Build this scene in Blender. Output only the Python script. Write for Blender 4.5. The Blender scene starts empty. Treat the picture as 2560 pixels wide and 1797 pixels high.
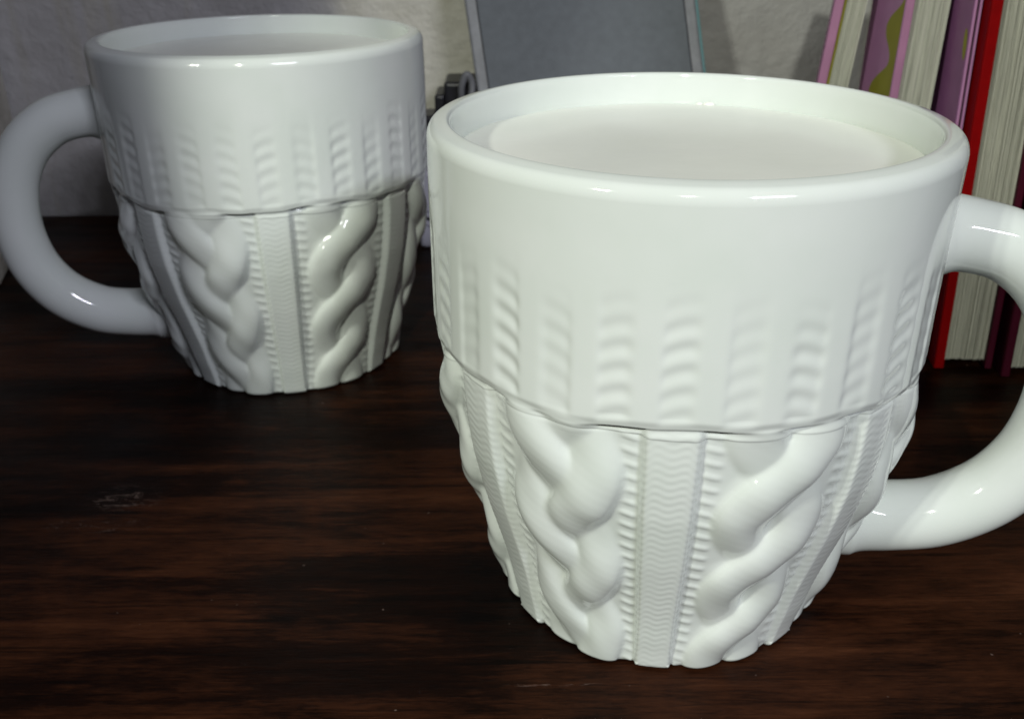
import bpy, bmesh, math, random
import numpy as np
from mathutils import Vector, Matrix

S = 0.001                                   # everything below is measured in millimetres
sc = bpy.context.scene
COL = sc.collection

# ------------------------------------------------------------------ camera
cam_d = bpy.data.cameras.new("camera")
cam = bpy.data.objects.new("camera", cam_d)
COL.objects.link(cam)
sc.camera = cam
PITCH, ROLL, CAMH = 0.45857, -0.00485, 136.172
cam_d.sensor_width = 36.0
cam_d.lens = 2376.671 / 2560.0 * 36.0
cam_d.clip_start = 0.005
cam_d.clip_end = 20.0
cp, sp, cr, sr = math.cos(PITCH), math.sin(PITCH), math.cos(ROLL), math.sin(ROLL)
fwd = Vector((0, cp, -sp)); r0 = Vector((1, 0, 0)); u0 = Vector((0, sp, cp))
rt = cr * r0 + sr * u0
up = -sr * r0 + cr * u0
m = Matrix((rt, up, -fwd)).transposed().to_4x4()
m.translation = Vector((0, 0, CAMH * S))
cam.matrix_world = m
cam_d.dof.use_dof = True
cam_d.dof.focus_distance = 0.155
cam_d.dof.aperture_fstop = 40.0

# ------------------------------------------------------------------ world: a dim room at night
world = bpy.data.worlds.new("World")
sc.world = world
world.use_nodes = True
bg = world.node_tree.nodes["Background"]
bg.inputs[0].default_value = (0.86, 0.88, 1.0, 1)
bg.inputs[1].default_value = 0.04

# ------------------------------------------------------------------ lamps of the room
def aim(o, target):
    d = Vector(target) * S - o.location
    o.rotation_euler = d.to_track_quat('-Z', 'Y').to_euler()

def spot_lamp(name, loc, target, power, color, size, blend, radius):
    l = bpy.data.lights.new(name, 'SPOT')
    l.energy = power; l.color = color; l.spot_size = size; l.spot_blend = blend
    l.shadow_soft_size = radius
    o = bpy.data.objects.new(name, l); COL.objects.link(o)
    o.location = Vector(loc) * S
    aim(o, target)
    return o

WARM = (0.975, 1.0, 0.87)
COOL = (0.86, 0.87, 1.0)
# spots with an added cone cut-off, in place of an unseen blocker's shadow
def cutoff_spot(name, loc, p1, p2, half, power, color, radius, blend=0.004, side=1):
    """the cone edge stands in for a cast shadow edge through p1 and p2; lit towards +x (side 1) or -x (-1)"""
    L = Vector(loc)
    d1 = (Vector(p1) - L).normalized(); d2 = (Vector(p2) - L).normalized()
    n = d1.cross(d2).normalized()
    if n.x * side < 0: n = -n
    mid = (d1 + d2).normalized()
    ax = mid * math.cos(half) + n * math.sin(half)
    spot_lamp(name, L, L + ax * 600, power, color, 2 * half, blend, radius)
for dx, dy in ((-15, 12), (15, -12)):                     # twin bulbs on the left
    cutoff_spot("bulb_lamp", (-430 + dx, -310 + dy, 470), (-82, 239, 20), (-82, 239, 100), 0.75, 5.0, WARM, 0.012)
cutoff_spot("ceiling_lamp", (-95, -820, 760), (-80, 239, 80), (-78, 432, 90), 0.70, 23.0, WARM, 0.022)
# light behind the photographer's right shoulder
for k in range(6):                                         # tube lamp as six spots; added cut-off darkens the books and right wall
    t = (k - 2.5) * 50.0
    cutoff_spot("tube_lamp", (450 + 0.89 * t, -640 + 0.45 * t, 620), (119, 262, 0), (119, 262, 110), 0.72, 3.1, COOL, 0.015, 0.01, -1)

sc.view_settings.view_transform = 'Standard'
sc.view_settings.look = 'None'
sc.view_settings.exposure = 0.0
sc.view_settings.gamma = 1.0
sc.cycles.use_denoising = True
sc.cycles.max_bounces = 8

# ------------------------------------------------------------------ helpers
def new_mat(name):
    mt = bpy.data.materials.new(name)
    mt.use_nodes = True
    nt = mt.node_tree
    return mt, nt, nt.nodes["Principled BSDF"]

def N(nt, typ, **kw):
    n = nt.nodes.new(typ)
    for k, v in kw.items():
        if hasattr(n, k):
            setattr(n, k, v)
        else:
            n.inputs[k].default_value = v
    return n

def ramp(nt, src, stops):
    r = nt.nodes.new("ShaderNodeValToRGB")
    e = r.color_ramp.elements
    while len(e) < len(stops):
        e.new(0.5)
    for el, (p, c) in zip(e, stops):
        el.position = p
        el.color = (*c, 1) if len(c) == 3 else c
    nt.links.new(src, r.inputs[0])
    return r

def coords(nt, scale=(1, 1, 1)):
    tc = nt.nodes.new("ShaderNodeTexCoord")
    mp = nt.nodes.new("ShaderNodeMapping")
    mp.inputs["Scale"].default_value = scale
    nt.links.new(tc.outputs["Object"], mp.inputs["Vector"])
    return mp.outputs["Vector"]

def noise(nt, vec, scale, detail=4, rough=0.55, dist=0.0):
    n = nt.nodes.new("ShaderNodeTexNoise")
    n.inputs["Scale"].default_value = scale
    n.inputs["Detail"].default_value = detail
    n.inputs["Roughness"].default_value = rough
    n.inputs["Distortion"].default_value = dist
    nt.links.new(vec, n.inputs["Vector"])
    return n.outputs["Fac"]

def bump(nt, bsdf, h, strength, dist):
    b = nt.nodes.new("ShaderNodeBump")
    b.inputs["Strength"].default_value = strength
    b.inputs["Distance"].default_value = dist
    nt.links.new(h, b.inputs["Height"])
    nt.links.new(b.outputs[0], bsdf.inputs["Normal"])
    return b

def tag(o, label=None, cat=None, group=None, kind=None):
    if label: o["label"] = label
    if cat: o["category"] = cat
    if group: o["group"] = group
    if kind: o["kind"] = kind
    return o

def link(name, me, mat=None, parent=None):
    o = bpy.data.objects.new(name, me)
    COL.objects.link(o)
    if mat is not None and not me.materials:
        me.materials.append(mat)
    o.parent = parent
    return o

def empty(name, loc, rz=0.0):
    o = bpy.data.objects.new(name, None)
    COL.objects.link(o)
    o.location = Vector(loc) * S
    o.rotation_euler = (0, 0, rz)
    o.empty_display_size = 0.01
    return o

def grid_mesh(name, P, closed_u, smooth=True, normals=None):
    """P: rows x cols x 3 (mm)."""
    nr, nc = P.shape[:2]
    v = (P.reshape(-1, 3) * S).astype(np.float32)
    j = np.arange(nc if closed_u else nc - 1)
    i = np.arange(nr - 1)
    I, J = np.meshgrid(i, j, indexing='ij')
    J2 = (J + 1) % nc
    q = np.stack([I * nc + J, I * nc + J2, (I + 1) * nc + J2, (I + 1) * nc + J], -1).reshape(-1, 4)
    me = bpy.data.meshes.new(name)
    me.vertices.add(len(v)); me.vertices.foreach_set("co", v.ravel())
    me.loops.add(q.size); me.loops.foreach_set("vertex_index", q.ravel().astype(np.int32))
    me.polygons.add(len(q))
    me.polygons.foreach_set("loop_start", (np.arange(len(q)) * 4).astype(np.int32))
    me.update(calc_edges=True)
    me.polygons.foreach_set("use_smooth", np.full(len(q), smooth))
    if normals is not None:
        me.normals_split_custom_set_from_vertices(normals.reshape(-1, 3).astype(np.float32))
    return me

def bm_mesh(name, bm, smooth=False):
    me = bpy.data.meshes.new(name)
    bm.to_mesh(me); bm.free()
    if smooth:
        for p in me.polygons: p.use_smooth = True
    return me

def box_bm(x0, x1, y0, y1, z0, z1, bev=0.0, seg=2, bm=None):
    own = bm is None
    if own: bm = bmesh.new()
    g = bmesh.ops.create_cube(bm, size=1.0)["verts"]
    for v in g:
        v.co = Vector(((x0 + x1) / 2 + v.co.x * (x1 - x0), (y0 + y1) / 2 + v.co.y * (y1 - y0),
                       (z0 + z1) / 2 + v.co.z * (z1 - z0))) * S
    if bev > 0:
        ed = list({e for v in g for e in v.link_edges})
        bmesh.ops.bevel(bm, geom=ed, offset=bev * S, segments=seg, profile=0.5, affect='EDGES')
    return bm

def tube_mesh(name, pts, rad, n=20, closed=False):
    """pts: list of mm points, rad: list or number; smooth tube with capped ends."""
    pts = [Vector(p) for p in pts]
    k = len(pts)
    rad = rad if hasattr(rad, '__len__') else [rad] * k
    rows = []
    prev = None
    for i in range(k):
        a = pts[max(i - 1, 0)]; b = pts[min(i + 1, k - 1)]
        t = (b - a).normalized()
        if prev is None:
            ref = Vector((0, 1, 0)) if abs(t.y) < 0.9 else Vector((1, 0, 0))
            n1 = (ref - t * ref.dot(t)).normalized()
        else:
            n1 = (prev - t * prev.dot(t)).normalized()
        prev = n1
        n2 = t.cross(n1)
        r = rad[i]
        rows.append([pts[i] + (n1 * math.cos(a_) + n2 * math.sin(a_)) * r
                     for a_ in np.linspace(0, 2 * math.pi, n, endpoint=False)])
    return grid_mesh(name, np.array(rows, float), True)

def spline(pts, per=10):
    """Catmull-Rom through pts (mm)."""
    P = np.array(pts, float)
    P = np.vstack([2 * P[0] - P[1], P, 2 * P[-1] - P[-2]])
    out = []
    for i in range(1, len(P) - 2):
        for t in np.linspace(0, 1, per, endpoint=False):
            a, b, c, d = P[i - 1], P[i], P[i + 1], P[i + 2]
            out.append(0.5 * (2 * b + (c - a) * t + (2 * a - 5 * b + 4 * c - d) * t * t + (-a + 3 * b - 3 * c + d) * t ** 3))
    out.append(P[-2])
    return np.array(out)

# ------------------------------------------------------------------ materials
def ceramic_mat():
    mt, nt, b = new_mat("white_glazed_ceramic")
    v = coords(nt)
    n1 = noise(nt, v, 60, 3)
    c = ramp(nt, n1, [(0.3, (0.722, 0.775, 0.735)), (0.7, (0.765, 0.805, 0.780))])
    nt.links.new(c.outputs[0], b.inputs["Base Color"])
    b.inputs["Roughness"].default_value = 0.07
    b.inputs["IOR"].default_value = 1.5
    n2 = noise(nt, v, 180, 2)
    bump(nt, b, n2, 0.03, 0.0006)
    return mt

def milk_mat():
    mt, nt, b = new_mat("creamy_milk")
    v = coords(nt)
    c = ramp(nt, noise(nt, v, 45, 4), [(0.3, (0.90, 0.92, 0.855)), (0.7, (0.93, 0.945, 0.89))])
    nt.links.new(c.outputs[0], b.inputs["Base Color"])
    b.inputs["Roughness"].default_value = 0.25
    bump(nt, b, noise(nt, v, 90, 3), 0.12, 0.0008)
    return mt

def wood_mat():
    mt, nt, b = new_mat("dark_stained_wood")
    def mul(a, k, add=None):
        n_ = N(nt, "ShaderNodeMath", operation='MULTIPLY_ADD')
        nt.links.new(a, n_.inputs[0]); n_.inputs[1].default_value = k
        if add is None: n_.inputs[2].default_value = 0.0
        elif isinstance(add, float): n_.inputs[2].default_value = add
        else: nt.links.new(add, n_.inputs[2])
        return n_.outputs[0]
    big = noise(nt, coords(nt, (1.0, 5.0, 4.0)), 7.0, 4, 0.55, 1.2)          # broad figure
    mid = noise(nt, coords(nt, (1.0, 11.0, 6.0)), 16.0, 5, 0.62, 1.0)        # wandering grain
    fine = noise(nt, coords(nt, (2.0, 16.0, 6.0)), 60.0, 5, 0.7, 0.6)        # fibres
    patch = noise(nt, coords(nt), 34.0, 5, 0.65, 0.4)                        # worn polish
    hair = noise(nt, coords(nt, (1.0, 7.0, 3.0)), 230.0, 4, 0.7, 0.5)
    fac = mul(big, 0.46, mul(mid, 0.24, mul(fine, 0.16, mul(hair, 0.14, mul(patch, 0.20, -0.10)))))
    c = ramp(nt, fac, [(0.36, (0.0014, 0.0005, 0.0003)), (0.47, (0.0082, 0.0024, 0.0010)),
                       (0.56, (0.036, 0.0113, 0.0045)), (0.68, (0.080, 0.028, 0.0120))])
    pores = ramp(nt, noise(nt, coords(nt, (1.0, 22.0, 4.0)), 22.0, 4, 0.6, 0.8), [(0.30, (0.30,) * 3), (0.45, (1, 1, 1))])
    mm = N(nt, "ShaderNodeMix", data_type='RGBA', blend_type='MULTIPLY')
    mm.inputs[0].default_value = 1.0
    nt.links.new(c.outputs[0], mm.inputs[6]); nt.links.new(pores.outputs[0], mm.inputs[7])
    # pale worn scuffs: one at the left, one in front of the near mug
    tc = nt.nodes.new("ShaderNodeTexCoord")
    tot = None
    for (cx, cy, rx, ry, th0) in ((-0.0975, 0.1985, 0.011, 0.0065, 0.53), (0.0075, 0.1355, 0.011, 0.0007, 0.53), (-0.100, 0.187, 0.016, 0.003, 0.56)):
        mp = nt.nodes.new("ShaderNodeMapping")
        mp.inputs["Location"].default_value = (-cx / rx, -cy / ry, 0)
        mp.inputs["Scale"].default_value = (1 / rx, 1 / ry, 0)
        nt.links.new(tc.outputs["Object"], mp.inputs["Vector"])
        ln_ = N(nt, "ShaderNodeVectorMath", operation='LENGTH')
        nt.links.new(mp.outputs[0], ln_.inputs[0])
        fall = ramp(nt, ln_.outputs["Value"], [(0.1, (1, 1, 1)), (1.0, (0, 0, 0))])
        sc_ = ramp(nt, noise(nt, coords(nt, (1.0, 3.0, 1.0)), 260.0, 5, 0.7, 1.0), [(th0, (0, 0, 0)), (th0 + 0.10, (1, 1, 1))])
        pr = N(nt, "ShaderNodeMath", operation='MULTIPLY')
        nt.links.new(fall.outputs[0], pr.inputs[0]); nt.links.new(sc_.outputs[0], pr.inputs[1])
        if tot is None: tot = pr.outputs[0]
        else:
            ad_ = N(nt, "ShaderNodeMath", operation='MAXIMUM')
            nt.links.new(tot, ad_.inputs[0]); nt.links.new(pr.outputs[0], ad_.inputs[1]); tot = ad_.outputs[0]
    dust = ramp(nt, noise(nt, coords(nt), 520.0, 1), [(0.795, (0, 0, 0)), (0.81, (0.7, 0.7, 0.7))])
    ad2 = N(nt, "ShaderNodeMath", operation='MAXIMUM')
    nt.links.new(tot, ad2.inputs[0]); nt.links.new(dust.outputs[0], ad2.inputs[1])
    mix = N(nt, "ShaderNodeMix", data_type='RGBA')
    nt.links.new(ad2.outputs[0], mix.inputs[0])
    nt.links.new(mm.outputs[2], mix.inputs[6]); mix.inputs[7].default_value = (0.15, 0.105, 0.09, 1)
    nt.links.new(mix.outputs[2], b.inputs["Base Color"])
    rr = ramp(nt, patch, [(0.3, (0.30,) * 3), (0.7, (0.55,) * 3)])
    nt.links.new(rr.outputs[0], b.inputs["Roughness"])
    b.inputs["Specular IOR Level"].default_value = 0.07
    bump(nt, b, fac, 0.5, 0.0008)
    return mt

def plaster_mat():
    mt, nt, b = new_mat("old_painted_plaster")
    v = coords(nt)
    n1 = noise(nt, v, 22, 6, 0.6, 0.3)
    c = ramp(nt, n1, [(0.30, (0.38, 0.37, 0.36)), (0.55, (0.455, 0.448, 0.445)), (0.75, (0.51, 0.502, 0.50))])
    vy = coords(nt, (38, 1, 4.0))
    st = ramp(nt, noise(nt, vy, 1.4, 3), [(0.58, (0, 0, 0)), (0.72, (1, 1, 1))])
    mix = N(nt, "ShaderNodeMix", data_type='RGBA', blend_type='MULTIPLY')
    nt.links.new(st.outputs[0], mix.inputs[0]); nt.links.new(c.outputs[0], mix.inputs[6])
    mix.inputs[7].default_value = (0.92, 0.90, 0.78, 1)
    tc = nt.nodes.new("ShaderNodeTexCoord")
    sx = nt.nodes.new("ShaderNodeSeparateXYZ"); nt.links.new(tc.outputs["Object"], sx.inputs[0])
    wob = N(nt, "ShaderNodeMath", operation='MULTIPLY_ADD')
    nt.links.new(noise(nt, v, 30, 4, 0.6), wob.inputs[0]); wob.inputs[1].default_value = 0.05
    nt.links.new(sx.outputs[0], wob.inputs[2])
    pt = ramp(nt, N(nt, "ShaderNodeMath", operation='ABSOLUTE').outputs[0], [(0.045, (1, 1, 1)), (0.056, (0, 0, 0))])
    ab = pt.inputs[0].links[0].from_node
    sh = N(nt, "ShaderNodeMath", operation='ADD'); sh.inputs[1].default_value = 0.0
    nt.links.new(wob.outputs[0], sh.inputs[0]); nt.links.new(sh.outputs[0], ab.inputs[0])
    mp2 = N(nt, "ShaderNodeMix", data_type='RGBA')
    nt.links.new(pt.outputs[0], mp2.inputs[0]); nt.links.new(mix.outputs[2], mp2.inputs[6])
    cr_ = ramp(nt, noise(nt, v, 55, 5, 0.65), [(0.3, (0.56, 0.54, 0.46)), (0.65, (0.72, 0.70, 0.63))])  # cream plaster patch, also lightened to stand in for lamplight on the wall
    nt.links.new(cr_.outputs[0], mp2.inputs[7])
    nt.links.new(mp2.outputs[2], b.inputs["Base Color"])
    b.inputs["Roughness"].default_value = 0.85
    add = N(nt, "ShaderNodeMath", operation='MULTIPLY_ADD')
    nt.links.new(noise(nt, v, 140, 5, 0.65), add.inputs[0]); add.inputs[1].default_value = 0.4
    nt.links.new(noise(nt, v, 38, 4, 0.5), add.inputs[2])
    bump(nt, b, add.outputs[0], 0.8, 0.0045)
    return mt

def plain_mat(name, col, rough=0.5, var=0.10, nscale=120, bmp=0.15, spec=0.5, metal=0.0, stretch=(1, 1, 1)):
    mt, nt, b = new_mat(name)
    v = coords(nt, stretch)
    lo = tuple(max(0, c * (1 - var)) for c in col); hi = tuple(min(1, c * (1 + var)) for c in col)
    c = ramp(nt, noise(nt, v, nscale, 4), [(0.3, lo), (0.7, hi)])
    nt.links.new(c.outputs[0], b.inputs["Base Color"])
    b.inputs["Roughness"].default_value = rough
    b.inputs["Specular IOR Level"].default_value = spec
    b.inputs["Metallic"].default_value = metal
    if bmp:
        bump(nt, b, noise(nt, v, nscale * 4, 3), bmp, 0.0004)
    return mt

def paper_mat(name, col, streak):
    """leaf edges: fine streaks along the height of the book"""
    mt, nt, b = new_mat(name)
    v = coords(nt, (1, 1, 0.012))
    n1 = noise(nt, v, streak, 4, 0.7)
    lo = tuple(c * 0.50 for c in col)
    c = ramp(nt, n1, [(0.30, lo), (0.5, col), (0.72, tuple(min(1, c * 1.18) for c in col))])
    nt.links.new(c.outputs[0], b.inputs["Base Color"])
    b.inputs["Roughness"].default_value = 0.8
    bump(nt, b, n1, 0.6, 0.0006)
    return mt

M_CER = ceramic_mat()
M_MILK = milk_mat()
M_WOOD = wood_mat()
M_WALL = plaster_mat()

# ------------------------------------------------------------------ the setting
WALL_Y = 432.0
table = link("table_top", bm_mesh("table_top", box_bm(-700, 700, -260, WALL_Y, -30, 0, 2.0)), M_WOOD)
tag(table, "dark stained wooden table top carrying both mugs", kind="structure")

def wall_mesh(name, x0, x1, z0, z1, nx, nz, amp, seed):
    rng = np.random.RandomState(seed)
    X, Z = np.meshgrid(np.linspace(x0, x1, nx), np.linspace(z0, z1, nz))
    D = np.zeros_like(X)
    for k in range(34):
        a = rng.uniform(0, 2 * math.pi); w = rng.uniform(0.012, 0.22)
        D += rng.uniform(0.3, 1) * np.sin((X * math.cos(a) + Z * math.sin(a)) * w + rng.uniform(0, 6)) / (1 + w * 22)
    D *= amp
    return np.stack([X, D, Z], -1)
Pw = wall_mesh("w", -460, 460, -30, 620, 220, 150, 0.35, 4)
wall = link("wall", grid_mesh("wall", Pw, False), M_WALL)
wall.location = (0, (WALL_Y + 0.4) * S, 0)
tag(wall, "uneven off-white plaster wall behind the table", kind="structure")

# short return of the wall at the left edge of the picture
ca, cb = Vector((-223.0, 430.0)), Vector((-197.0, 342.0))
dr = (cb - ca); ln = dr.length; dr.normalize()
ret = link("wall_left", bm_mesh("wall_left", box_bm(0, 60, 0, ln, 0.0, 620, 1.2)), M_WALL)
ret.location = (ca.x * S, ca.y * S, 0)
ret.rotation_euler = (0, 0, math.atan2(dr.y, dr.x) - math.pi / 2)
tag(ret, "short return of the plaster wall at the left", kind="structure")

# ------------------------------------------------------------------ the knitted mug
H = 100.0
RC = 47.0          # cuff radius
RI = 42.7          # inner radius
ZC = 60.5          # lower hem of the cuff
RIBS = np.array([0, 49, 91, 131, 180, 229, 271, 311, 360], float)
KIND = ['rope', 'braid', 'rope', 'braid', 'rope', 'braid', 'rope', 'braid']
NT = 960
TH = (np.arange(NT) + 0.5) * 360.0 / NT

def sstep(a, b, x):
    t = np.clip((x - a) / (b - a), 0, 1)
    return t * t * (3 - 2 * t)

def smax(a, b, k):
    h = np.clip(0.5 + 0.5 * (a - b) / k, 0, 1)
    return b * (1 - h) + a * h + k * h * (1 - h)

BZ = np.array([-2, 0, 2, 5, 8, 12, 15, 20, 25, 30, 36, 42, 48, 55, 62, 70], float)
BR = np.array([32.5, 32.9, 33.2, 33.6, 34.1, 34.7, 35.4, 36.8, 38.3, 39.8, 41.3, 42.7, 43.6, 44.4, 45.0, 45.1], float)
zz = np.linspace(-2, 70, 721)
bb = np.interp(zz, BZ, BR)
ker = np.hanning(41); ker /= ker.sum()
bb = np.convolve(np.pad(bb, 20, mode='reflect', reflect_type='odd'), ker, mode='valid')
def base_r(z): return np.interp(z, zz, bb)

def strand(x, xc, slope, w, depth, hgt, dep):
    c = 1.0 / np.sqrt(1 + slope * slope)
    d = (x - xc) * c / w
    return hgt * np.sqrt(np.clip(1 - d * d, 0, None)) * 1.0 + dep * depth - dep * 0.55 - 2.0 * np.clip(np.abs(d) - 1, 0, 1)

def lower_relief(T, Z):
    """height in mm over the base radius, on theta x z grids (deg, mm)"""
    out = np.zeros_like(T)
    cab = np.zeros_like(T)
    amp = 0.60 + 0.40 * sstep(0, 14, Z)
    for i, kd in enumerate(KIND):
        a0, a1 = RIBS[i], RIBS[i + 1]
        sel = (TH >= a0) & (TH < a1)
        t = T[:, sel]; z = Z[:, sel]
        w = a1 - a0
        al = np.minimum(t - a0, a1 - t)                 # degrees from the nearest rib centre
        side = np.where(t - a0 < a1 - t, 1, -1)
        # flat rib band with fine wavy purl rows
        band = 1 - sstep(5.2, 6.4, al)
        wav = 0.42 * np.cos(al / 6.0 * math.pi * 2) + 0.9 * np.clip(al - 3.4, 0, 3) * 0.45
        rip = np.sin(2 * math.pi * (z + wav) / 1.55)
        ramp_ = 0.45 + 0.55 * np.abs(np.sin(z * 0.09 + i))
        h = band * (1.45 + 0.040 * rip * ramp_ + 0.09 * rip * sstep(3.8, 5.6, al)) \
            - 0.35 * np.exp(-((al - 6.5) / 0.55) ** 2)
        # ladder of little dashes beside it
        lad = sstep(6.4, 7.2, al) * (1 - sstep(9.8, 11.2, al))
        dsh = np.clip(np.cos(2 * math.pi * (z + 0.22 * side * (al - 8.5)) / 2.7 + i * 1.3), -0.3, 1)
        h = h + lad * 0.21 * dsh
        # cable
        f = (w - 19.5) / 29.5
        x = (t - (a0 + a1) / 2) * math.pi / 180 * 38.0 / f
        if kd == 'rope':
            Pp, A, ww = 39.0, 5.0, 4.7
            hs = None
            for k in range(2):
                ps = 2 * math.pi * (z - 1.0) / Pp + k * math.pi
                s_ = strand(x, A * np.cos(ps), -A * 2 * math.pi / Pp * np.sin(ps), ww, -np.sin(ps), 2.55, 1.05)
                hs = s_ if hs is None else smax(hs, s_, 0.65)
        else:
            Pp, A, ww = 64.0, 5.5, 4.5
            hs = None
            for k in range(3):
                ps = 2 * math.pi * (z + 6.67) / Pp + k * 2 * math.pi / 3
                s_ = strand(x, A * np.sin(ps), A * 2 * math.pi / Pp * np.cos(ps), ww, np.sin(2 * ps), 2.5, 1.15)
                hs = s_ if hs is None else smax(hs, s_, 0.75)
        hs = hs + 0.007 * np.sin(2 * math.pi * (z * 0.9 + x * 0.55) / 1.7 + 0.8 * np.sin(z * 0.5)) * sstep(0.4, 1.6, hs) \
            + 0.24 * np.sin(z * 0.31 + i * 2.1 + x * 0.25) * np.cos(x * 0.5 + z * 0.17)
        inside = 1 - sstep(11.0, 12.4, np.abs(x))
        hs = hs * inside - (1 - inside) * 1.0
        h2 = smax(hs, h, 0.35)
        out[:, sel] = h2
        cab[:, sel] = sstep(0.6, 2.2, hs)
    return out * amp * (1 - 0.22 * sstep(50, 61, Z)), cab

def outer_r(T, Z):
    rel, cab = lower_relief(T, Z)
    low = base_r(Z) + rel + 1.3 * np.exp(-((T - 90) / 34) ** 2) * sstep(0, 12, Z) * (1 - sstep(42, 60, Z))
    foot = np.clip((1.4 - Z) / 1.4, 0, 1)
    low = low - 1.2 * (1 - np.sqrt(np.clip(1 - foot * foot, 0, 1)))
    tr = np.radians(T)
    zc = ZC + 0.55 * np.sin(4 * tr + 0.7) + 0.30 * np.sin(9 * tr + 2.0) + 0.12 * np.sin(23 * tr)
    # cuff
    c = np.mod(T + 6.0, 12.0) - 6.0
    col = np.mod(np.floor((T + 6.0) / 12.0), 30)
    top = 83.5 + 1.6 * np.sin(col * 2.4) + 0.8 * np.sin(col * 5.1)
    fade = 1 - sstep(top - 9.0, top + 3.0, Z)
    hem = sstep(zc + 0.6, zc + 2.6, Z)
    mcol = sstep(-4.2, -1.8, c) * (1 - sstep(2.6, 3.5, c))
    swap = np.sin(col * 2.2 + 0.4) > 0
    mcol = np.where(swap, sstep(-3.5, -2.6, c) * (1 - sstep(1.8, 4.2, c)), mcol)
    arc = 0.05 * c * c + np.where(swap, -0.26, 0.26) * c
    bmp = 0.25 + 0.75 * np.cos(2 * math.pi * (Z + arc) / 3.85 + col * 0.9)
    soft = 0.65 + 0.35 * np.sin(col * 3.3 + Z * 0.1)
    cuff = RC + 0.10 * np.sin(3 * tr) * sstep(60, 70, Z) \
        + fade * hem * (-0.30 * mcol + 0.185 * mcol * bmp * soft)
    cuff = cuff - 0.45 * (1 - sstep(zc + 0.1, zc + 1.9, Z))
    st = sstep(zc - 0.32, zc + 0.32, Z)
    groove = 0.75 * np.exp(-((Z - (zc - 0.65)) / 0.55) ** 2) * (1 - 0.85 * cab)
    body = low - groove
    # the cables run a little way up over the hem
    lowt = base_r(Z) + rel * 0.86 - 5.0 * sstep(ZC - 0.5, ZC + 6.0, Z)
    r = body * (1 - st) + cuff * st
    r = np.where(Z > ZC - 1.5, smax(r, lowt, 0.9), r)
    return r

z_low = np.concatenate([np.linspace(0.0, 2.0, 14, endpoint=False), np.linspace(2.0, 57.5, 262, endpoint=False),
                        np.linspace(57.5, ZC, 26)])
z_cuf = np.concatenate([np.linspace(ZC, 63.5, 26, endpoint=False), np.linspace(63.5, 86, 92, endpoint=False),
                        np.linspace(86, 97.0, 10)])
z_all = np.concatenate([z_low, z_cuf[1:]])
TT, ZZ = np.meshgrid(TH, z_all)
RR = outer_r(TT, ZZ)
def blur(A, n, axis):
    k = np.hanning(n + 2)[1:-1]; k /= k.sum(); h = n // 2
    B = np.zeros_like(A)
    for d, w in zip(range(-h, h + 1), k):
        if axis == 1:
            B += w * np.roll(A, d, 1)
        else:
            B += w * A[np.clip(np.arange(A.shape[0]) + d, 0, A.shape[0] - 1)]
    return B
# the glaze pools in the stitches and rounds everything off
RR[10:-10] = (0.12 * RR + 0.88 * blur(blur(RR, 7, 1), 5, 0))[10:-10]
RR[-6:] = RC + (RR[-6:] - RC) * np.linspace(1, 0, 6)[:, None]
TRAD = np.radians(TT)
# angle 0 looks towards -y, growing towards +x
PX = np.stack([RR * np.sin(TRAD), -RR * np.cos(TRAD), ZZ], -1)
dT = np.roll(PX, -1, 1) - np.roll(PX, 1, 1)
dZ = np.gradient(PX, axis=0)
NN = np.cross(dT, dZ)
NN /= np.linalg.norm(NN, axis=-1, keepdims=True) + 1e-12
nlow = len(z_low)

def ring_rows(rz):
    """extra rows of revolution from a list of (r, z)"""
    return np.stack([np.stack([r * np.sin(TRAD[0]), -r * np.cos(TRAD[0]), np.full(NT, z)], -1) for r, z in rz])

def rows_normals(rz_prev, rz, rz_next):
    pass

# lip and inside of the cup
lip = []
for q in np.linspace(0, 78, 10)[1:]:                     # rounded outer edge
    a = math.radians(q); lip.append((RC - 1.9 + 1.9 * math.cos(a), 97.0 + 2.6 * math.sin(a)))
lip += [(44.6, 99.78), (43.9, 99.92)]                     # narrow bevelled top
for q in np.linspace(95, 180, 7):
    a = math.radians(q); lip.append((RI + 0.8 + 0.8 * math.cos(a), 99.15 + 0.8 * math.sin(a)))
inner = [(RI, z) for z in (98.0, 96.5, 95.0, 93.0, 88, 75, 60)] + [(RI - 1.2, 50), (RI - 3, 38), (RI - 6, 25), (RI - 10, 14), (RI - 15, 8), (RI - 25, 6), (4, 6), (0.01, 6)]
rim_rows = np.concatenate([PX[-1:], ring_rows(lip)])
inn_rows = np.concatenate([rim_rows[-1:], ring_rows(inner)])

def profile_normals(P):
    a = np.roll(P, -1, 1) - np.roll(P, 1, 1)
    b = np.gradient(P, axis=0)
    n = np.cross(a, b)
    return n / (np.linalg.norm(n, axis=-1, keepdims=True) + 1e-12)
n_rim = profile_normals(rim_rows); n_rim[0] = NN[-1]
n_inn = profile_normals(inn_rows); n_inn[0] = n_rim[-1]

me_cuff = grid_mesh("cuff", PX[nlow - 1:], True, True, NN[nlow - 1:])
me_rim = grid_mesh("rim", rim_rows, True, True, n_rim)
me_inner = grid_mesh("inner_wall", inn_rows, True, True, n_inn)
# underside
foot_rows = np.concatenate([ring_rows([(0.01, 0.9), (22, 0.9), (27.0, 0.7), (29.0, 0.0)]), PX[:1]])
me_foot = grid_mesh("foot", foot_rows, True, True)

# the knitted body, cut along the valleys into rib bands, cables and the ladders between
def sub(cols):
    P = PX[:nlow, cols]; n = NN[:nlow, cols]
    return grid_mesh("p", P, False, True, n)

def cols_between(a0, a1):
    j0 = int(math.floor(a0 / 360.0 * NT)); j1 = int(math.floor(a1 / 360.0 * NT))
    return np.arange(j0, j1 + 1) % NT

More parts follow.
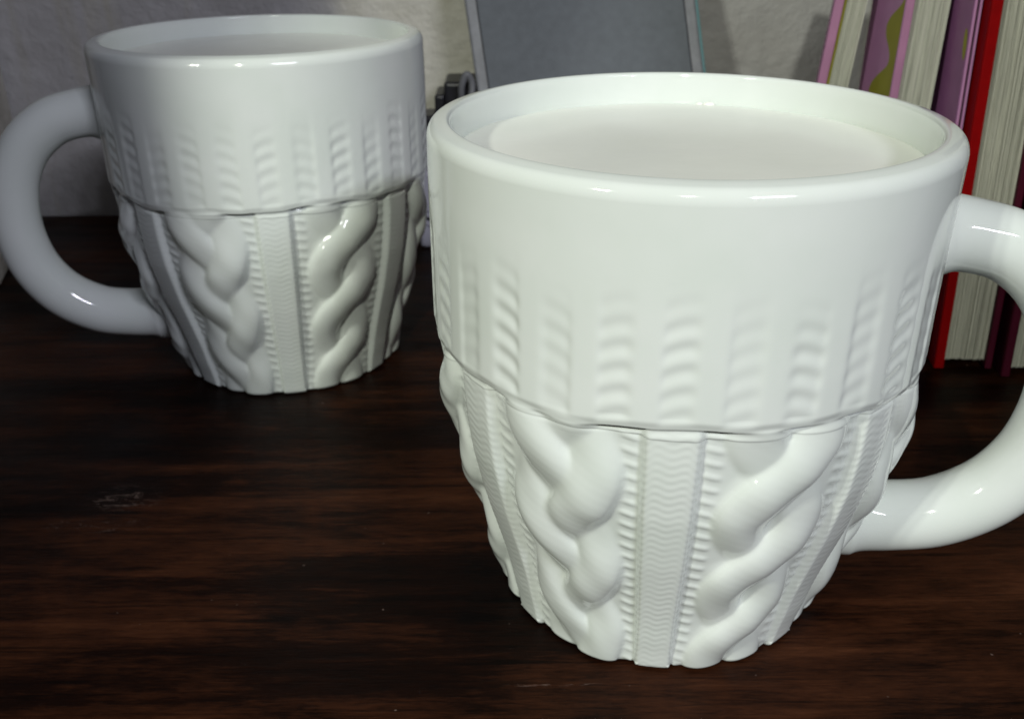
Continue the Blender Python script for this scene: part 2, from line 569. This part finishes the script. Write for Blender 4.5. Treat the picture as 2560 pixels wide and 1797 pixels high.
pieces = []          # (name, mesh)
for i, kd in enumerate(KIND):
    a0, a1 = RIBS[i], RIBS[i + 1]
    pieces.append(('rib_band', sub(cols_between(a0 - 6.75, a0 + 6.75))))
    pieces.append(('stitch_ladder', sub(cols_between(a0 + 6.75, a0 + 10.1))))
    pieces.append(('rope_cable' if kd == 'rope' else 'braid_cable', sub(cols_between(a0 + 10.1, a1 - 10.1))))
    pieces.append(('stitch_ladder', sub(cols_between(a1 - 10.1, a1 - 6.75))))

# handle: a round bow standing on local +x (angle 90)
hp = [(40, 79.6), (46, 79.7), (52, 79.5), (60, 77.4), (67.6, 71.6), (72.6, 63.5), (75.0, 54), (75.2, 44), (72.6, 33.8), (66.6, 25.2), (57.5, 19.4), (48, 17.4), (41, 17.2), (33, 17.2)]
cl = spline([(u, 0, z) for u, z in hp], 8)
kk = np.linspace(0, 1, len(cl))
rad = 6.7 + 0.70 * sstep(0.35, 0.9, kk) + np.where(kk < 0.5, 1.7 * np.exp(-np.clip(cl[:, 0] - 46.5, 0, 99) / 2.2), 1.5 * np.exp(-np.clip(cl[:, 0] - 40.0, 0, 99) / 2.4))
me_handle = tube_mesh("handle", [Vector(p) for p in cl], list(rad), 40)

# milk
def milk_mesh(level, bead_ang):
    rs = np.array([0.01, 8, 16, 24, 30, 34, 37, 39, 40.0, 40.8, 41.4, 41.9, 42.3, 42.8])
    n = 240
    th = np.radians(np.arange(n) * 360.0 / n)
    rows = []
    for r in rs:
        z = level - 0.55 * math.exp(-(42.8 - r) / 0.8) - 0.10 * math.cos(r * 0.35)
        x = r * np.sin(th); y = -r * np.cos(th)
        zz_ = np.full(n, z)
        zz_ = zz_ + 0.09 * np.sin(x * 0.22 + 1) * np.cos(y * 0.2)
        rows.append(np.stack([x, y, zz_], -1))
    rows = rows[::1]
    bot = [np.stack([r * np.sin(th), -r * np.cos(th), np.full(n, level - 6.0)], -1) for r in (42.8, 20, 0.01)]
    P = np.array(rows + bot)
    return grid_mesh("milk", P[::-1], True, True)

def make_mug(loc, rz, label, milk_label, first, level, beads):
    root = empty("mug", loc, rz)
    tag(root, label, "mug", "cable-knit mugs")
    body = link("knit_body", me_foot, M_CER, root)
    for nm, me in pieces:
        link(nm, me, M_CER, body)
    cuff = link("cuff", me_cuff, M_CER, root)
    link("rim", me_rim, M_CER, cuff)
    link("inner_wall", me_inner, M_CER, cuff)
    link("handle", me_handle, M_CER, root)
    mk = link("milk", milk_mesh(level, 0), M_MILK)
    mk.location = root.location; mk.rotation_euler = (0, 0, rz)
    tag(mk, milk_label, "milk", "milk in the mugs")
    for ang, rr_, sz in beads:
        bm = bmesh.new()
        bmesh.ops.create_uvsphere(bm, u_segments=16, v_segments=10, radius=sz * S)
        a = math.radians(ang) - rz
        for v in bm.verts:
            v.co = Vector((v.co.x * 1.5, v.co.y, v.co.z * 0.8)) + Vector((rr_ * math.sin(a), -rr_ * math.cos(a), level - 0.1)) * S
        link("foam_bead", bm_mesh("foam_bead", bm, True), M_MILK, mk)
    return root

M1 = (31.832, 172.671, 0); M2 = (-72.321, 285.952, 0)
make_mug(M1, math.radians(-8.4), "large white cable-knit mug in front, its handle to the right",
         "creamy milk in the front mug, close under its rim", True, 93.6, [(163.5, 41.7, 0.85), (166.4, 41.9, 0.5)])
make_mug(M2, math.radians(12.0 + 180.0), "white cable-knit mug further back, its handle to the left",
         "creamy milk in the mug further back", False, 94.4, [])

# ------------------------------------------------------------------ grey case leaning on the wall
M_CASE = plain_mat("grey_cloth_cover", (0.10, 0.114, 0.132), 0.62, 0.10, 260, 0.35)
M_CASE_EDGE = plain_mat("pale_grey_piping", (0.20, 0.208, 0.228), 0.5, 0.16, 160, 0.4)
M_DARK = plain_mat("dark_seam", (0.02, 0.02, 0.028), 0.6, 0.2, 200, 0.1)
M_TEAL = plain_mat("teal_edge", (0.12, 0.34, 0.36), 0.4, 0.1, 100, 0.1)

def rounded_prism(x0, x1, z0, z1, y0, y1, r, bev, seg=8):
    """a rounded rectangle in x-z, extruded in y"""
    bm = bmesh.new()
    pts = []
    for cx, cz, a0 in ((x1 - r, z1 - r, 0), (x0 + r, z1 - r, 90), (x0 + r, z0 + r, 180), (x1 - r, z0 + r, 270)):
        for k in range(seg + 1):
            a = math.radians(a0 + 90.0 * k / seg)
            pts.append((cx + r * math.cos(a), cz + r * math.sin(a)))
    fv = [bm.verts.new((x * S, y0 * S, z * S)) for x, z in pts]
    bv = [bm.verts.new((x * S, y1 * S, z * S)) for x, z in pts]
    f1 = bm.faces.new(fv); f2 = bm.faces.new(bv[::-1])
    n = len(pts)
    for i in range(n):
        bm.faces.new((fv[i], bv[i], bv[(i + 1) % n], fv[(i + 1) % n]))
    bmesh.ops.recalc_face_normals(bm, faces=bm.faces)
    if bev:
        ed = [e for e in bm.edges if any(len(f.verts) > 8 for f in e.link_faces)]
        bmesh.ops.bevel(bm, geom=ed, offset=bev * S, segments=3, profile=0.5, affect='EDGES')
    return bm

case = empty("folio_case", (36.0, 374.0, 0.0))
tag(case, "flat grey case with pale piped edges leaning against the wall", "case")
CW = 45.5
link("back_cover", bm_mesh("back_cover", rounded_prism(-CW + 1, CW + 1.2, 0.5, 166, 4.2, 7.4, 9, 0.8)), M_DARK, case)
link("edge_band", bm_mesh("edge_band", rounded_prism(-CW + 0.6, CW + 1.6, 0.3, 166.2, 3.0, 4.0, 9, 0.3)), M_TEAL, case)
fc = link("front_cover", bm_mesh("front_cover", rounded_prism(-CW, CW, 0.0, 166, -0.4, 2.8, 9, 1.1), False), M_CASE_EDGE, case)
link("seam", bm_mesh("seam", rounded_prism(-CW + 4.4, CW - 4.4, 4.4, 161.6, -0.55, 1.0, 6.5, 0.0)), M_DARK, fc)
link("panel", bm_mesh("panel", rounded_prism(-CW + 4.9, CW - 4.9, 4.9, 161.1, -0.95, 1.0, 6.2, 0.35)), M_CASE, fc)
case.rotation_mode = 'XYZ'
lean = math.radians(-18.5); tilt = math.radians(8.0)
case.matrix_world = Matrix.Translation(Vector((41.0, 372.0, 6.6)) * S) @ Matrix.Rotation(lean, 4, 'X') @ Matrix.Rotation(tilt * -1, 4, 'Y')

# ------------------------------------------------------------------ plug box and black adapter between the mugs and the case
M_WHITEP = plain_mat("white_plastic", (0.60, 0.60, 0.66), 0.35, 0.05, 60, 0.05)
M_BLACKP = plain_mat("black_plastic", (0.012, 0.012, 0.016), 0.38, 0.2, 90, 0.1)
M_CABLE = plain_mat("grey_cable", (0.16, 0.165, 0.18), 0.45, 0.15, 200, 0.2)
box = empty("socket_box", (0, 0, 0))
tag(box, "white plastic socket box on the table between the mugs", "socket box")
link("housing", bm_mesh("housing", box_bm(-38.5, 22, 383, 418, 0, 33.0, 1.6, 3)), M_WHITEP, box)
# printed tick and rings of the outlet on its face
bm = bmesh.new()
for a0, a1, rr_, ww in ((200, 340, 3.3, 0.25), (20, 160, 3.3, 0.25)):
    prev = None
    for k in range(17):
        a = math.radians(a0 + (a1 - a0) * k / 16)
        v1 = bm.verts.new(Vector((-33.6 + (rr_ - ww) * math.cos(a), 382.85, 12.8 + (rr_ - ww) * math.sin(a))) * S)
        v2 = bm.verts.new(Vector((-33.6 + (rr_ + ww) * math.cos(a), 382.85, 12.8 + (rr_ + ww) * math.sin(a))) * S)
        if prev: bm.faces.new((prev[0], v1, v2, prev[1]))
        prev = (v1, v2)
M_PRINT = plain_mat("grey_print", (0.22, 0.22, 0.27), 0.5, 0.1, 60, 0.0)
link("outlet_ring", bm_mesh("outlet_ring", bm), M_PRINT, box)
bm = box_bm(-36.2, -33.2, 382.7, 385, 12.2, 13.7, 0.3, 2)
bmesh.ops.rotate(bm, verts=bm.verts, cent=Vector((-34.7, 383, 13)) * S, matrix=Matrix.Rotation(math.radians(24), 3, 'Y'))
link("slot", bm_mesh("slot", bm), M_BLACKP, box)

ad = empty("power_adapter", (0, 0, 0))
tag(ad, "black stepped power adapter beside the grey case", "adapter")
link("body", bm_mesh("body", box_bm(-27.2, -9, 394, 416, 33.2, 66.6, 1.5, 3)), M_BLACKP, ad)
link("shoulder", bm_mesh("shoulder", box_bm(-31.2, -27.0, 395, 415, 33.2, 61.4, 1.2, 3)), M_BLACKP, ad)
link("lug", bm_mesh("lug", box_bm(-37.5, -31.0, 397, 413, 33.2, 52.5, 1.6, 3)), M_BLACKP, ad)
cab = link("cable", tube_mesh("cable", [Vector(p) for p in spline(
    [(-20, 392, 60), (-19.5, 389.5, 66), (-17.5, 389, 70.5), (-15.5, 389.5, 67), (-16, 388.5, 61), (-18.5, 388, 57), (-17.5, 388, 53), (-13, 389, 50), (-6, 390, 44), (4, 391, 34)], 8)],
    1.35, 12), M_CABLE)
tag(cab, "thin grey cable looped beside the black adapter", "cable")

# ------------------------------------------------------------------ books on the right
M_PAPER = paper_mat("aged_paper_edges", (0.60, 0.61, 0.53), 2600)
M_PAPER2 = paper_mat("thick_book_paper_edges", (0.58, 0.58, 0.50), 3200)
M_PINK = plain_mat("pink_board_edge", (0.42, 0.19, 0.34), 0.55, 0.10, 90, 0.15)
M_LILAC = plain_mat("lilac_cover", (0.52, 0.25, 0.48), 0.5, 0.08, 70, 0.1)
M_PURPLE = plain_mat("purple_cover", (0.32, 0.125, 0.30), 0.5, 0.10, 70, 0.1)
M_OLIVE = plain_mat("olive_print", (0.32, 0.31, 0.012), 0.5, 0.10, 70, 0.05)
M_RED = plain_mat("red_cloth_cover", (0.26, 0.001, 0.002), 0.6, 0.10, 240, 0.2, spec=0.08)
M_MAROON = plain_mat("dark_maroon_cover", (0.060, 0.004, 0.016), 0.6, 0.15, 120, 0.15, spec=0.15)

def book(name, label, x, yf, lean, tc, tp, depth, height, m_left, m_edge, m_right, m_paper, seed, right=True, tr=1.6, rot=8.0):
    """fore-edge towards -y; x = left face at z = 0; lean = dx/dz"""
    root = empty(name, (x, yf, 0))
    tag(root, label, "book", "books standing at the right")
    rng = random.Random(seed)
    b1 = link("front_board", bm_mesh("front_board", box_bm(0, tc, 0, depth, 0, height, 0.45, 3)), m_left, root)
    link("board_edge", bm_mesh("board_edge", box_bm(0.12, tc - 0.05, -0.35, 0.6, 0.2, height - 0.2, 0.3, 2)), m_edge, b1)
    # the leaves: uneven gatherings
    bm = bmesh.new()
    n = max(6, int(tp / 0.27))
    w = tp / n
    for k in range(n):
        off = 2.2 + rng.uniform(-0.45, 0.55)
        box_bm(tc + k * w + 0.01, tc + (k + 1) * w - 0.03, off, depth - 3.0, 2.4 + rng.uniform(-0.2, 0.2), height - 2.5, 0, 1, bm)
    link("pages", bm_mesh("pages", bm), m_paper, root)
    if right:
        b2 = link("back_board", bm_mesh("back_board", box_bm(tc + tp, tc + tp + tr, 0, depth, 0, height, 0.45, 3)), m_right, root)
    ww = tc + tp + (tr if right else 0)
    link("spine", bm_mesh("spine", box_bm(0.1, ww - 0.1, depth - 2.8, depth + 0.8, 0.1, height - 0.1, 0.8, 3)), m_left, root)
    root.rotation_euler = (0, math.atan(lean), math.radians(-rot))
    return root

def print_patch(parent, pts, mat, name):
    """a printed shape lying just proud of the left board (x = 0), given as (y, z)"""
    bm = bmesh.new()
    f = bm.faces.new([bm.verts.new(Vector((-0.06, y, z)) * S) for y, z in pts])
    link(name, bm_mesh(name, bm), mat, parent)

b1 = book("book", "thin book with pink edge and pale pages, leftmost of the row", 95.4, 324, 0.079, 3.0, 7.0, 45, 125,
          M_PINK, M_PINK, M_PINK, M_PAPER, 1, right=False, rot=17.5)
link("end_paper", bm_mesh("end_paper", box_bm(3.0, 3.75, 1.2, 43, 1.5, 122.5, 0.1, 1)), M_OLIVE, b1)
b2 = book("book", "book with lilac cover and olive print beside the leftmost book", 113.4, 291, 0.006, 2.5, 10.5, 45, 140,
          M_LILAC, M_PINK, M_LILAC, M_PAPER, 2, right=False)
oz = [(107 + 33, 4), (116, 3), (111, 2.2), (107, 2.5), (104, 8), (101, 15), (98, 18.5), (95, 17), (92.5, 11.5), (90, 8.5), (87.5, 9.5), (85, 15), (82, 22), (78, 28), (70, 30)]
cur = spline([(y, z) for z, y in oz], 6)
print_patch(b2, [(0.5, 139)] + [(float(a), float(b)) for a, b in cur] + [(0.5, 70)], M_OLIVE, "olive_print")
b3 = book("book", "slim purple notebook pressed against the red book", 130.6, 274, -0.040, 0.9, 0.7, 60, 140,
          M_PURPLE, M_LILAC, M_LILAC, M_PAPER, 3, right=True, tr=0.7)
print_patch(b3, [(float(2.6 + 1.8 * math.cos(t)), float(97 + 4.0 * math.sin(t) + 1.2 * math.cos(t))) for t in np.linspace(0, 2 * math.pi, 20, endpoint=False)], M_OLIVE, "olive_leaf")
b4 = book("book", "thick book with bright red cover and streaked pages", 133.2, 268, -0.046, 3.0, 12.2, 60, 150,
          M_RED, M_RED, M_MAROON, M_PAPER2, 4, right=True, tr=2.0)
b5 = book("book", "dark maroon book at the right edge of the picture", 151.6, 262, -0.048, 2.6, 16.0, 60, 150,
          M_MAROON, M_MAROON, M_MAROON, M_PAPER, 5, right=True, tr=2.6)
